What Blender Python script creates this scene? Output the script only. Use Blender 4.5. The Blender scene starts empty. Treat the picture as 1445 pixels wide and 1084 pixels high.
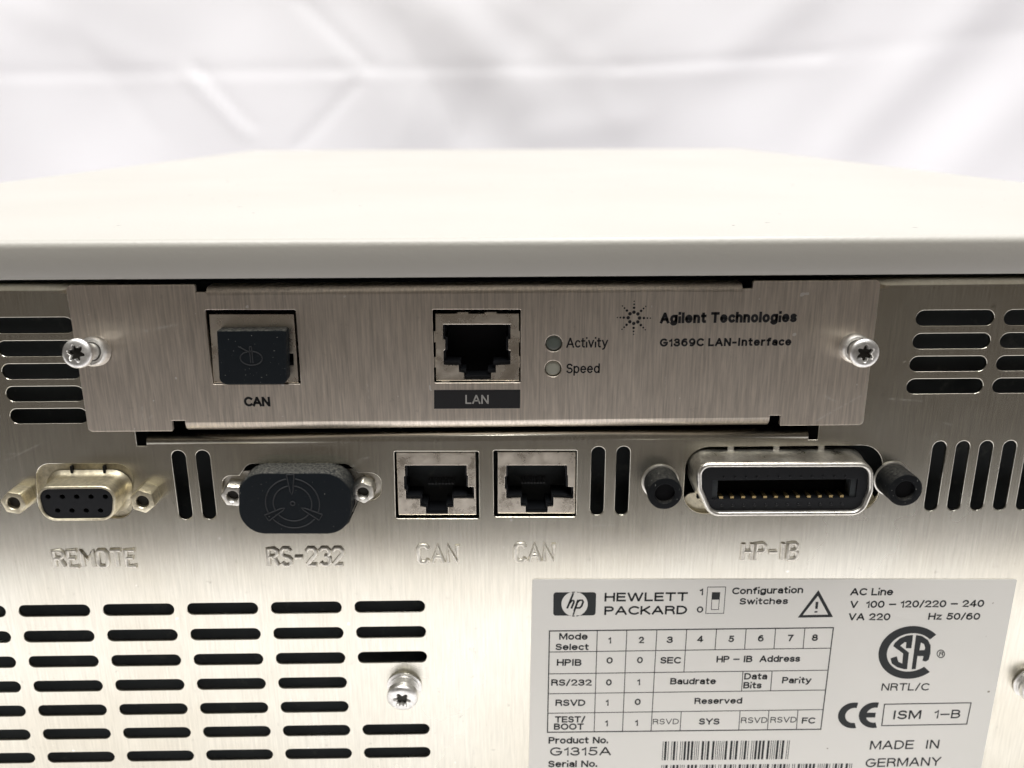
import bpy, bmesh, math, random
from mathutils import Vector, Matrix
random.seed(7)
scn = bpy.context.scene
COL = scn.collection
MM = 0.001                                        # everything below is measured in millimetres

# ------------------------------------------------------------------ camera, light, exposure
F = 1215.0                                        # focal length in photo pixels (photo 1445 x 1084)
PITCH, ROLL, YAW = 0.298045, -0.003502, 0.015817
CAM = Vector((0.0, -159.77, 97.84))
FWD = Vector((math.sin(YAW)*math.cos(PITCH), math.cos(YAW)*math.cos(PITCH), -math.sin(PITCH)))
R0 = Vector((math.cos(YAW), -math.sin(YAW), 0)); U0 = R0.cross(FWD)
RIGHT = R0*math.cos(ROLL) + U0*math.sin(ROLL); UP = U0*math.cos(ROLL) - R0*math.sin(ROLL)
cd = bpy.data.cameras.new('camera'); cam = bpy.data.objects.new('camera', cd); COL.objects.link(cam)
cd.sensor_width = 36; cd.sensor_fit = 'HORIZONTAL'; cd.lens = F/1445*36
cd.clip_start = 0.005; cd.clip_end = 50
m = Matrix.Identity(4)
for i, v in enumerate((RIGHT, UP, -FWD)):
    for k in range(3): m[k][i] = v[k]
m.translation = CAM*MM
cam.matrix_world = m
cd.dof.use_dof = True; cd.dof.focus_distance = 0.168; cd.dof.aperture_fstop = 19
scn.camera = cam

w = bpy.data.worlds.new('World'); scn.world = w; w.use_nodes = True
bg = w.node_tree.nodes['Background']
bg.inputs['Color'].default_value = (1.0, 0.89, 0.79, 1); bg.inputs['Strength'].default_value = 0.105

def area(name, loc, tgt, sx, sy, power, col):
    l = bpy.data.lights.new(name, 'AREA'); l.shape = 'RECTANGLE'; l.size = sx; l.size_y = sy
    l.energy = power; l.color = col
    o = bpy.data.objects.new(name, l); COL.objects.link(o); o.location = loc
    o.rotation_euler = (Vector(tgt)-Vector(loc)).to_track_quat('-Z', 'Y').to_euler()
    return o
area('ceiling_lamp', (-0.25, -0.35, 1.9), (0, 0.0, 0), 1.9, 0.6, 54, (1.0, 0.985, 0.955))
area('ceiling_lamp', (0.45, 0.45, 1.9), (0, 0.35, 0), 1.3, 0.5, 36, (0.96, 0.96, 1.0))
scn.view_settings.view_transform = 'Standard'
scn.view_settings.look = 'None'; scn.view_settings.gamma = 1; scn.view_settings.exposure = 0

# ------------------------------------------------------------------ measuring: a photo pixel seen on the plane y = Y
def P(x, y, Y=0.0):
    d = RIGHT*((x-722.5)/F) - UP*((y-542)/F) + FWD
    t = (Y-CAM.y)/d.y
    q = CAM + d*t
    return (q.x, q.z)
def PL(pts, Y=0.0): return [P(x, y, Y) for x, y in pts]

# ------------------------------------------------------------------ materials
def mat(name, base, rough=0.5, metal=0.0, spec=0.5):
    M = bpy.data.materials.new(name); M.use_nodes = True
    b = M.node_tree.nodes['Principled BSDF']
    b.inputs['Base Color'].default_value = (*base, 1); b.inputs['Roughness'].default_value = rough
    b.inputs['Metallic'].default_value = metal; b.inputs['Specular IOR Level'].default_value = spec
    return M, M.node_tree, b
def node(nt, typ, **kw):
    n = nt.nodes.new(typ)
    for k, v in kw.items():
        if hasattr(n, k): setattr(n, k, v)
        else: n.inputs[k.replace('_', ' ')].default_value = v
    return n
def noise(nt, scale, detail=3, rough=.55, stretch=(1, 1, 1)):
    tc = nt.nodes.new('ShaderNodeTexCoord'); mp = nt.nodes.new('ShaderNodeMapping')
    mp.inputs['Scale'].default_value = stretch
    g = nt.nodes.new('ShaderNodeNewGeometry')
    nt.links.new(g.outputs['Position'], mp.inputs['Vector'])
    n = nt.nodes.new('ShaderNodeTexNoise')
    n.inputs['Scale'].default_value = scale; n.inputs['Detail'].default_value = detail; n.inputs['Roughness'].default_value = rough
    nt.links.new(mp.outputs['Vector'], n.inputs['Vector'])
    return n.outputs['Fac']
def ramp(nt, fac, stops):
    r = nt.nodes.new('ShaderNodeValToRGB'); e = r.color_ramp.elements
    while len(e) < len(stops): e.new(0.5)
    for el, (p, c) in zip(e, stops):
        el.position = p; el.color = (*c, 1) if not isinstance(c, (int, float)) else (c, c, c, 1)
    nt.links.new(fac, r.inputs['Fac']); return r.outputs['Color']
def mix(nt, a, b, fac, mode='MIX'):
    n = nt.nodes.new('ShaderNodeMix'); n.data_type = 'RGBA'; n.blend_type = mode
    for s, v in ((6, a), (7, b), (0, fac)):
        if hasattr(v, 'is_output'): nt.links.new(v, n.inputs[s])
        elif isinstance(v, (int, float)): n.inputs[s].default_value = v
        else: n.inputs[s].default_value = (*v, 1)
    return n.outputs[2]
def bump(nt, b, h, strength, dist):
    n = nt.nodes.new('ShaderNodeBump'); n.inputs['Strength'].default_value = strength; n.inputs['Distance'].default_value = dist
    nt.links.new(h, n.inputs['Height']); nt.links.new(n.outputs['Normal'], b.inputs['Normal'])

def scratch_mask(nt, segs):
    """1 inside thin straight scratches given as (x0, z0, x1, z1, half width) in mm"""
    g = nt.nodes.new('ShaderNodeNewGeometry'); sp = nt.nodes.new('ShaderNodeSeparateXYZ'); nt.links.new(g.outputs['Position'], sp.inputs[0])
    def M_(op, a, b=None, clamp=False):
        n = nt.nodes.new('ShaderNodeMath'); n.operation = op; n.use_clamp = clamp
        for i, v in enumerate((a, b)):
            if v is None: continue
            if hasattr(v, 'is_output'): nt.links.new(v, n.inputs[i])
            else: n.inputs[i].default_value = v
        return n.outputs[0]
    x = M_('MULTIPLY', sp.outputs[0], 1000.0); z = M_('MULTIPLY', sp.outputs[2], 1000.0); acc = None
    for x0, z0, x1, z1, hw in segs:
        dx, dz = x1-x0, z1-z0; L2 = dx*dx+dz*dz
        rx = M_('SUBTRACT', x, x0); rz = M_('SUBTRACT', z, z0)
        t = M_('DIVIDE', M_('ADD', M_('MULTIPLY', rx, dx), M_('MULTIPLY', rz, dz)), L2, True)
        ex = M_('SUBTRACT', rx, M_('MULTIPLY', t, dx)); ez = M_('SUBTRACT', rz, M_('MULTIPLY', t, dz))
        d = M_('SQRT', M_('ADD', M_('MULTIPLY', ex, ex), M_('MULTIPLY', ez, ez)))
        m_ = M_('SUBTRACT', 1.0, M_('DIVIDE', d, hw), True)
        acc = m_ if acc is None else M_('MAXIMUM', acc, m_)
    return acc
def steel(name, tint, rough, aniso, dirt=0.5, grain=1.0, segs=()):
    M, nt, b = mat(name, tint, rough, 1.0)
    b.inputs['Anisotropic'].default_value = aniso
    t = nt.nodes.new('ShaderNodeCombineXYZ'); t.inputs[0].default_value = 1.0
    nt.links.new(t.outputs[0], b.inputs['Tangent'])
    streak = noise(nt, 2000, 4, .65, (1, 1, .07))           # vertical brushing lines
    fine = noise(nt, 2600, 2, .6, (1, 1, .03))
    cloud = noise(nt, 22, 4, .6, (1, 1, 1))
    spots = noise(nt, 420, 3, .7, (1, 1, 1))
    s1 = ramp(nt, streak, [(.32, 1-.30*grain), (.68, 1.0)])
    s2 = ramp(nt, fine, [(.3, 1-.22*grain), (.7, 1.0)])
    c1 = ramp(nt, cloud, [(.35, (1-.14*dirt, 1-.17*dirt, 1-.22*dirt)), (.65, (1, 1, 1))])
    k = mix(nt, tint, s1, 1.0, 'MULTIPLY'); k = mix(nt, k, s2, 1.0, 'MULTIPLY'); k = mix(nt, k, c1, 1.0, 'MULTIPLY')
    k = mix(nt, k, ramp(nt, spots, [(.26, 1-.35*dirt), (.36, 1.0)]), 1.0, 'MULTIPLY')
    k = mix(nt, k, ramp(nt, noise(nt, 700, 1, .4), [(.775, 0.0), (.80, .75)]) , 0.0) if False else k
    sp2 = ramp(nt, noise(nt, 640, 1, .4), [(.785, 0.0), (.80, .8)])
    lift = mix(nt, k, (1.0, .97, .92), sp2)
    if segs:
        n_ = noise(nt, 1500, 2, .6); sm = mix(nt, (0, 0, 0), scratch_mask(nt, segs), ramp(nt, n_, [(.4, .0), (.65, .38)]))
        lift = mix(nt, lift, (1.0, .98, .93), sm)
        mt = mix(nt, (1, 1, 1), (.35, .35, .35), sm); nt.links.new(mt, b.inputs['Metallic'])
    nt.links.new(lift, b.inputs['Base Color'])
    rr = nt.nodes.new('ShaderNodeMapRange'); rr.inputs['From Min'].default_value = .3; rr.inputs['From Max'].default_value = .7
    rr.inputs['To Min'].default_value = rough-.012; rr.inputs['To Max'].default_value = rough+.025
    nt.links.new(cloud, rr.inputs['Value']); nt.links.new(rr.outputs['Result'], b.inputs['Roughness'])
    bump(nt, b, streak, .05, .00003)
    return M
def seg(x0, y0, x1, y1, w): return (*P(x0, y0), *P(x1, y1), w)
M_PANEL = steel('brushed_panel_steel', (.845, .82, .722), .255, .70, .75, .46, [seg(*q) for q in ((1255, 563, 1300, 566, .3), (1322, 612, 1312, 640, .25), (1344, 600, 1330, 596, .2), (8, 650, 60, 625, .25), (14, 640, 22, 641, .25), (497, 658, 520, 645, .3), (505, 652, 517, 640, .2), (905, 735, 915, 765, .25), (1200, 730, 1250, 728, .5), (830, 742, 870, 741, .3))])
M_CARD = steel('brushed_card_steel', (.96, .87, .76), .46, .70, .3, .85, [seg(*q) for q in ((1148, 592, 1172, 578, .35), (1172, 578, 1212, 556, .3), (1160, 556, 1180, 566, .35), (204, 572, 205, 588, .3), (205, 588, 213, 590, .4), (213, 590, 218, 583, .35), (206, 466, 252, 456, .5), (1150, 590, 1140, 600, .3), (938, 530, 936, 546, .2), (520, 540, 522, 560, .2))])
def plated(name, tint, rough, dirt, dcol=(.30, .26, .18), spk=.78):
    M, nt, b = mat(name, tint, rough, 1.0)
    n = noise(nt, 260, 5, .65); n2 = noise(nt, 1400, 3, .6)
    f = ramp(nt, n, [(.42, 0.0), (.72, dirt)])
    k = mix(nt, tint, dcol, f)
    k = mix(nt, k, ramp(nt, n2, [(.3, spk), (.6, 1.0)]), 1.0, 'MULTIPLY')
    nt.links.new(k, b.inputs['Base Color'])
    nt.links.new(ramp(nt, n, [(.3, rough), (.75, min(1, rough+.3))]), b.inputs['Roughness'])
    bump(nt, b, n2, .15, .00006)
    return M
M_TIN = plated('tin_plate', (.78, .74, .66), .28, .35)
M_SHIELD = plated('port_shield', (.86, .79, .68), .17, .10, (.4, .36, .28), .92)
M_EMB = plated('pressed_steel', (.86, .83, .745), .40, .1)
M_ZINC = plated('dirty_zinc', (.80, .735, .56), .34, .75)
M_NICKEL = plated('nickel', (.82, .80, .74), .24, .25)
M_BLACKSCREW = plated('blackened_screw', (.06, .063, .066), .38, .5, (.2, .19, .17))
M_CHROME = plated('bright_zinc', (.93, .92, .89), .30, .12)
M_EMBL, _, _ = mat('moulded_rubber', (.035, .037, .04), .75, 0, .2)
M_GOLD, _, _ = mat('gold_contact', (.95, .72, .35), .28, 1.0)
M_BLACK, _, _ = mat('black_plastic', (.010, .011, .013), .45, 0, .25)
M_COMB, _, _ = mat('dull_contacts', (.07, .075, .08), .6)
M_VOID, _, _ = mat('cavity_shade', (.006, .006, .007), .85, 0, .2)  # near black: shade inside openings put into the colour
M_INK, _, _ = mat('black_ink', (.012, .012, .013), .55, 0, .3)
M_LINK, _, _ = mat('label_ink', (.022, .025, .026), .6, 0, .3)
M_PALEINK, _, _ = mat('pale_print', (.36, .35, .33), .5)
M_HOLESHADE, _, _ = mat('hole_shade', (.03, .027, .022), .5, .4)  # dark colour standing in for shade in screw holes and drive recesses
def rubber(name='dusty_rubber', dc=(.25, .245, .22), base=(.007, .010, .013)):
    M, nt, b = mat(name, base, .62, 0, .14)
    dust = noise(nt, 1900, 3, .7); patch = noise(nt, 150, 4, .6)
    g = nt.nodes.new('ShaderNodeNewGeometry'); sx = nt.nodes.new('ShaderNodeSeparateXYZ')
    nt.links.new(g.outputs['Normal'], sx.inputs[0])
    upf = ramp(nt, sx.outputs[2], [(.25, 0.0), (.85, 1.0)])          # dust settles on faces that look up
    d = ramp(nt, dust, [(.38, 0.1), (.68, 1.0)])
    f = mix(nt, d, upf, 1.0, 'MULTIPLY')
    k = mix(nt, base, dc, f)
    sp = ramp(nt, noise(nt, 2300, 1, .5), [(.735, 0.0), (.77, 1.0)])
    k = mix(nt, k, (.16, .16, .15), sp)
    nt.links.new(k, b.inputs['Base Color'])
    bump(nt, b, noise(nt, 3000, 2, .6), .2, .00006)
    return M
M_RUBBER = rubber('dusty_rubber', (.15, .147, .13)); M_POST = rubber('dusty_black_metal', (.05, .048, .042), (.006, .007, .008))
def baffle_mat():
    M, nt, b = mat('dusty_interior', (.02, .023, .024), .85, 0, .2)
    n = noise(nt, 170, 5, .7); n2 = noise(nt, 900, 3, .7)
    f = ramp(nt, n, [(.56, 0.0), (.78, .55)])
    f2 = mix(nt, f, ramp(nt, n2, [(.35, .2), (.65, 1.0)]), 1.0, 'MULTIPLY')
    nt.links.new(mix(nt, (.045, .05, .052), (.20, .19, .165), f2), b.inputs['Base Color'])
    return M
M_BAFFLE = baffle_mat()
def lid_mat():
    M, nt, b = mat('textured_enamel', (.478, .463, .42), .42)
    n = noise(nt, 1300, 3, .55); n2 = noise(nt, 15, 3, .5)
    nt.links.new(mix(nt, mix(nt, (.478, .463, .42), (.455, .440, .396), ramp(nt, n2, [(.35, 0.), (.65, 1.)])),
                     (.12, .11, .10), ramp(nt, noise(nt, 380, 1, .4), [(.80, 0.), (.82, 1.)])), b.inputs['Base Color'])
    bump(nt, b, n, .45, .00012)
    return M
M_LID = lid_mat()
def label_mat():
    M, nt, b = mat('silver_label', (.64, .63, .60), .5, 0.0, .35)
    n = noise(nt, 30, 3, .5); sp = noise(nt, 500, 1, .4)
    k = mix(nt, (.81, .795, .745), (.78, .77, .72), ramp(nt, n, [(.35, 0.), (.65, 1.)]))
    nt.links.new(mix(nt, k, (.25, .21, .16), ramp(nt, sp, [(.79, 0.), (.81, 1.)])), b.inputs['Base Color'])
    return M
M_LABEL = label_mat()
def cloth_mat():
    M, nt, b = mat('white_cloth', (.80, .79, .807), .85, 0, .2)
    bump(nt, b, noise(nt, 700, 3, .6), .15, .0002)
    return M
M_CLOTH = cloth_mat()
M_LED, _, _b = mat('smoked_lens', (.10, .115, .10), .25)
M_LEDC, _, _b = mat('clear_lens', (.30, .30, .25), .22)

# ------------------------------------------------------------------ mesh helpers (millimetres in, metres out)
def obj(name, me, material, parent=None):
    o = bpy.data.objects.new(name, me); COL.objects.link(o)
    if material and not me.materials: me.materials.append(material)
    if parent: o.parent = parent
    return o
def scaled(bm, name, smooth=None):
    bmesh.ops.scale(bm, vec=(MM, MM, MM), verts=bm.verts)
    me = bpy.data.meshes.new(name); bm.to_mesh(me); bm.free()
    if smooth is not None:
        for p in me.polygons: p.use_smooth = True
        try: me.set_sharp_from_angle(angle=math.radians(smooth))
        except Exception: pass
    return me
def joinbm(bm, me, mi=0):
    n = len(bm.faces); bm.from_mesh(me); bm.faces.ensure_lookup_table()
    bpy.data.meshes.remove(me)
def curve_mesh(cu):
    o = bpy.data.objects.new('tmp', cu); COL.objects.link(o)
    dg = bpy.context.evaluated_depsgraph_get(); dg.update()
    me = bpy.data.meshes.new_from_object(o.evaluated_get(dg))
    bpy.data.objects.remove(o); bpy.data.curves.remove(cu)
    return me
def plate(loops, yf, thick, bev=0.0, res=1):
    """flat plate in the xz plane with holes; front face at y = yf, going back by thick. mm mesh."""
    cu = bpy.data.curves.new('tmp', 'CURVE'); cu.dimensions = '2D'; cu.fill_mode = 'BOTH' if thick > 0 else 'FRONT'
    cu.extrude = max(0, thick/2-bev); cu.bevel_depth = bev; cu.bevel_resolution = res; cu.offset = -bev
    for lp in loops:
        s = cu.splines.new('POLY'); s.points.add(len(lp)-1); s.use_cyclic_u = True
        for p, (x, z) in zip(s.points, lp): p.co = (x, z, 0, 1)
    me = curve_mesh(cu)
    for p in me.polygons: p.use_smooth = False
    me.transform(Matrix.Translation((0, yf+thick/2, 0)) @ Matrix.Rotation(math.pi/2, 4, 'X'))
    return me
def plate_obj(name, loops, yf, thick, material, parent=None, bev=0.0, res=1, extra=None):
    bm = bmesh.new(); joinbm(bm, plate(loops, yf, thick, bev, res))
    if extra: extra(bm)
    return obj(name, scaled(bm, name), material, parent)
def bx(bm, x0, x1, y0, y1, z0, z1):
    v = [bm.verts.new(c) for c in ((x0,y0,z0),(x1,y0,z0),(x1,y1,z0),(x0,y1,z0),(x0,y0,z1),(x1,y0,z1),(x1,y1,z1),(x0,y1,z1))]
    for f in ((0,1,5,4),(1,2,6,5),(2,3,7,6),(3,0,4,7),(4,5,6,7),(3,2,1,0)): bm.faces.new([v[i] for i in f])
    return v
def rings(bm, loops, cap0=False, cap1=False, closed=True):
    """loops: list of rings, each a list of (x, y, z)"""
    rr = [[bm.verts.new(p) for p in lp] for lp in loops]
    n = len(rr[0])
    for a, b in zip(rr, rr[1:]):
        for i in range(n if closed else n-1):
            j = (i+1) % n
            bm.faces.new((a[i], a[j], b[j], b[i]))
    if cap0: bm.faces.new(rr[0][::-1])
    if cap1: bm.faces.new(rr[-1])
    return rr
def finish(bm, name, material, parent, smooth=40):
    bmesh.ops.recalc_face_normals(bm, faces=bm.faces)
    return obj(name, scaled(bm, name, smooth), material, parent)
def circ(cx, cz, r, n=32, a0=0.0): return [(cx+r*math.cos(a0+2*math.pi*i/n), cz+r*math.sin(a0+2*math.pi*i/n)) for i in range(n)]
def stadium(x0, x1, z0, z1, n=10):
    pts = []
    if x1-x0 >= z1-z0:
        r = (z1-z0)/2; zc = (z0+z1)/2
        for i in range(n+1): a = -math.pi/2+math.pi*i/n; pts.append((x1-r+r*math.cos(a), zc+r*math.sin(a)))
        for i in range(n+1): a = math.pi/2+math.pi*i/n; pts.append((x0+r+r*math.cos(a), zc+r*math.sin(a)))
    else:
        r = (x1-x0)/2; xc = (x0+x1)/2
        for i in range(n+1): a = math.pi*i/n; pts.append((xc+r*math.cos(a), z1-r+r*math.sin(a)))
        for i in range(n+1): a = math.pi+math.pi*i/n; pts.append((xc+r*math.cos(a), z0+r+r*math.sin(a)))
    return pts
def rpoly(pts, r, n=6):
    """polygon with rounded corners; r one number or one per corner"""
    out = []; N = len(pts)
    for i in range(N):
        p = Vector(pts[i]); a = Vector(pts[i-1])-p; b = Vector(pts[(i+1) % N])-p
        ri = r[i] if isinstance(r, (list, tuple)) else r
        if ri <= 0: out.append(tuple(p)); continue
        ang = a.angle(b); d = min(ri/math.tan(ang/2), a.length*.49, b.length*.49); rr = d*math.tan(ang/2)
        c = p+(a.normalized()+b.normalized()).normalized()*(rr/math.sin(ang/2))
        s = p+a.normalized()*d-c; e = p+b.normalized()*d-c
        a0 = math.atan2(s.y, s.x); da = math.atan2(e.y, e.x)-a0
        while da > math.pi: da -= 2*math.pi
        while da < -math.pi: da += 2*math.pi
        for k in range(n+1):
            t = a0+da*k/n; out.append((c.x+rr*math.cos(t), c.y+rr*math.sin(t)))
    return out
def rect(x0, z0, x1, z1): return [(x0, z0), (x1, z0), (x1, z1), (x0, z1)]
def rrect(x0, z0, x1, z1, r, n=6): return rpoly(rect(x0, z0, x1, z1), r, n)
def inset(loop, d):
    """shrink a counter-clockwise or clockwise loop towards its inside"""
    N = len(loop); A = sum(loop[i-1][0]*loop[i][1]-loop[i][0]*loop[i-1][1] for i in range(N))
    s = 1 if A > 0 else -1; out = []
    for i in range(N):
        p0, p1, p2 = Vector(loop[i-1]), Vector(loop[i]), Vector(loop[(i+1) % N])
        e1 = p1-p0; e2 = p2-p1
        if e1.length < 1e-6: e1 = e2
        if e2.length < 1e-6: e2 = e1
        n1 = Vector((-e1.y, e1.x)).normalized(); n2 = Vector((-e2.y, e2.x)).normalized()
        b = (n1+n2); b = b/max(.35, b.length_squared/2) if b.length > 1e-6 else n1
        out.append((p1.x+b.x*.5*d*s*1.0 if False else p1.x+(n1.x+n2.x)/max(.4, 1+n1.dot(n2))*d*s,
                    p1.y+(n1.y+n2.y)/max(.4, 1+n1.dot(n2))*d*s))
    return out
def at_y(loop, y): return [(x, y, z) for x, z in loop]
def tube_path(bm, pts, r, n=8):
    """round rod along 3-D points, rounded ends"""
    pts = [Vector(p) for p in pts]; lp = []
    for i, p in enumerate(pts):
        t = (pts[min(i+1, len(pts)-1)]-pts[max(i-1, 0)]).normalized()
        a = t.cross(Vector((0, 1, 0)));
        if a.length < 1e-4: a = t.cross(Vector((1, 0, 0)))
        a.normalize(); b = t.cross(a).normalized()
        lp.append([tuple(p+(a*math.cos(2*math.pi*k/n)+b*math.sin(2*math.pi*k/n))*r) for k in range(n)])
    rings(bm, lp, True, True)
def tag(o, label=None, cat=None, group=None, kind=None):
    for k, v in (('label', label), ('category', cat), ('group', group), ('kind', kind)):
        if v: o[k] = v
    return o
def empty(name, loc=(0, 0, 0)):
    o = bpy.data.objects.new(name, None); COL.objects.link(o); o.location = [c*MM for c in loc]; o.empty_display_size = .02
    return o

# ------------------------------------------------------------------ printed text
def _arc(cx, cz, rx, rz, a0, a1, n=10):
    return [(cx+rx*math.cos(math.radians(a0+(a1-a0)*i/n)), cz+rz*math.sin(math.radians(a0+(a1-a0)*i/n))) for i in range(n+1)]
_XH = .72
def _bowl(cx=.28, rx=.28): return _arc(cx, _XH/2, rx, _XH/2, 0, 360, 22)
GLYPHS = {                                            # one uniform pen stroke each, cap height 1
 '0': [_arc(.31, .5, .31, .5, 0, 360, 28)],
 '1': [[(0, .74), (.12, .80), (.24, 1), (.24, 0)]],
 '2': [_arc(.29, .70, .29, .30, 170, -25, 12)+[(.02, .0), (.62, 0)]],
 '3': [_arc(.28, .75, .26, .25, 160, -90, 12)+[(.2, .52)], _arc(.28, .27, .31, .27, 80, -165, 14)],
 '4': [[(.66, .26), (0, .26), (.46, 1), (.48, 1), (.48, 0)]],
 '5': [[(.56, 1), (.12, 1), (.06, .52)]+_arc(.29, .32, .31, .32, 130, -155, 14)],
 '6': [_arc(.31, .33, .30, .33, 0, 360, 22), _arc(.36, .45, .36, .55, 70, 185, 10)],
 '7': [[(0, 1), (.60, 1), (.40, .6), (.22, 0)]],
 '8': [_arc(.31, .76, .25, .24, 0, 360, 20), _arc(.31, .27, .31, .27, 0, 360, 22)],
 '9': [_arc(.31, .67, .30, .33, 0, 360, 22), _arc(.26, .55, .36, .55, 5, -110, 10)],
 'A': [[(0, 0), (.37, 1), (.41, 1), (.78, 0)], [(.13, .32), (.65, .32)]],
 'B': [[(.36, .54), (0, .54), (0, 1), (.36, 1)]+_arc(.36, .77, .24, .23, 90, -90, 8), [(0, .54), (0, 0), (.38, 0)]+_arc(.38, .27, .27, .27, -90, 90, 8)],
 'C': [_arc(.42, .5, .42, .5, 48, 312, 22)],
 'D': [[(.0, 0), (0, 1), (.28, 1)]+_arc(.28, .5, .42, .5, 90, -90, 16)+[(0, 0)]],
 'E': [[(.58, 1), (0, 1), (0, 0), (.60, 0)], [(0, .52), (.54, .52)]],
 'F': [[(.56, 1), (0, 1), (0, 0)], [(0, .5), (.50, .5)]],
 'G': [_arc(.42, .5, .42, .5, 50, 335, 24)+[(.82, .47), (.46, .47)]],
 'H': [[(0, 0), (0, 1)], [(.68, 0), (.68, 1)], [(0, .52), (.68, .52)]],
 'I': [[(.05, 0), (.05, 1)], [(.10, .5), (.10, .5)]],
 'K': [[(0, 0), (0, 1)], [(.62, 1), (0, .36)], [(.2, .55), (.66, 0)]],
 'L': [[(0, 1), (0, 0), (.52, 0)]],
 'M': [[(0, 0), (0, 1), (.06, 1), (.42, .1), (.78, 1), (.84, 1), (.84, 0)]],
 'N': [[(0, 0), (0, 1), (.04, 1), (.64, 0), (.68, 0), (.68, 1)]],
 'O': [_arc(.42, .5, .42, .5, 0, 360, 30)],
 'P': [[(0, 0), (0, 1), (.36, 1)]+_arc(.36, .74, .25, .26, 90, -90, 8)+[(0, .48)]],
 'R': [[(0, 0), (0, 1), (.38, 1)]+_arc(.38, .76, .25, .24, 90, -90, 8)+[(0, .52)], [(.38, .52), (.56, .42), (.62, .2), (.66, 0)]],
 'S': [_arc(.31, .75, .28, .25, 25, 265, 12)+[(.40, .48)]+_arc(.30, .27, .31, .27, 70, -155, 12)],
 'T': [[(0, 1), (.68, 1)], [(.34, 1), (.34, 0)]],
 'V': [[(0, 1), (.34, 0), (.37, 0), (.71, 1)]],
 'W': [[(0, 1), (.25, 0), (.29, 0), (.53, .97), (.57, .97), (.81, 0), (.85, 0), (1.1, 1)]],
 'Y': [[(0, 1), (.36, .45), (.72, 1)], [(.36, .45), (.36, 0)]],
 'a': [[(.48, 0), (.48, .5)]+_arc(.26, .5, .22, .22, 0, 160, 8), _arc(.24, .21, .24, .2, 60, 330, 14)+[(.48, .2)], [(.48, .42), (.3, .41)]],
 'b': [[(0, 0), (0, 1)], _bowl()], 'c': [_arc(.28, _XH/2, .28, _XH/2, 45, 315, 18)],
 'd': [[(.56, 0), (.56, 1)], _bowl()],
 'e': [[(.02, .38), (.56, .38)]+_arc(.28, _XH/2, .28, _XH/2, 5, 318, 20)],
 'f': [_arc(.30, .82, .16, .18, 70, 180, 6)+[(.14, 0)], [(0, .70), (.32, .70)]],
 'g': [_bowl(), [(.56, .72), (.56, 0)]+_arc(.28, -.02, .28, .26, 0, -155, 10)],
 'h': [[(0, 0), (0, 1)], [(0, .42)]+_arc(.25, .46, .25, .26, 170, 0, 8)+[(.50, 0)]],
 'i': [[(0, 0), (0, .53)], [(0, 1.02), (0, 1.06)]],
 'l': [[(0, 0), (0, 1)]],
 'n': [[(0, 0), (0, .72)], [(0, .42)]+_arc(.25, .46, .25, .26, 170, 0, 8)+[(.50, 0)]],
 'o': [_bowl()],
 'p': [[(0, -.28), (0, .72)], _bowl()],
 'r': [[(0, 0), (0, .72)], [(0, .45)]+_arc(.22, .46, .2, .24, 170, 80, 5)+[(.32, .71)]],
 's': [_arc(.24, .535, .22, .185, 25, 265, 10)+[(.3, .35)]+_arc(.23, .19, .24, .19, 70, -155, 10)],
 't': [[(.13, .95), (.13, .14)]+_arc(.26, .14, .13, .14, 180, 290, 5), [(0, .70), (.33, .70)]],
 'u': [[(0, .72), (0, .26)]+_arc(.25, .26, .25, .26, 180, 360, 8), [(.50, .72), (.50, 0)]],
 'v': [[(0, .72), (.26, 0), (.28, 0), (.54, .72)]],
 'w': [[(0, .72), (.2, 0), (.22, 0), (.40, .70), (.42, .70), (.60, 0), (.62, 0), (.82, .72)]],
 'y': [[(0, .72), (.28, .02)], [(.56, .72), (.28, 0), (.2, -.2), (.04, -.27)]],
 'z': [[(0, .72), (.48, .72), (0, 0), (.5, 0)]],
 '-': [[(0, .4), (.36, .4)]], '\u2013': [[(0, .46), (.66, .46)]], '/': [[(0, -.05), (.34, 1.05)]], '.': [[(0, 0), (0, .1)]],
}
def ribbon(bm, pts, wd, Y):
    """flat pen stroke of width wd along 2-D points, mitred at the bends"""
    q = []
    for p in pts:
        p = Vector(p)
        if not q or (p-q[-1]).length > 1e-4: q.append(p)
    closed = len(q) > 3 and (q[0]-q[-1]).length < wd*.4
    if closed: q = q[:-1]
    n = len(q); L, R_ = [], []
    if n < 2: return
    for i, p in enumerate(q):
        a = q[i-1] if (i or closed) else None; b = q[(i+1) % n] if (i < n-1 or closed) else None
        d1 = (p-a).normalized() if a is not None else (b-p).normalized(); d2 = (b-p).normalized() if b is not None else d1
        k1 = Vector((-d1.y, d1.x)); k2 = Vector((-d2.y, d2.x)); m_ = (k1+k2)/max(.5, 1+k1.dot(k2))*wd/2
        e = Vector((0, 0))
        if a is None: e = -d2*wd*.48
        if b is None: e = d1*wd*.48
        L.append(p+m_+e); R_.append(p-m_+e)
    vl = [bm.verts.new((v.x, Y, v.y)) for v in L]; vr = [bm.verts.new((v.x, Y, v.y)) for v in R_]
    for i in range(n if closed else n-1):
        j = (i+1) % n; bm.faces.new((vl[i], vl[j], vr[j], vr[i]))
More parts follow.
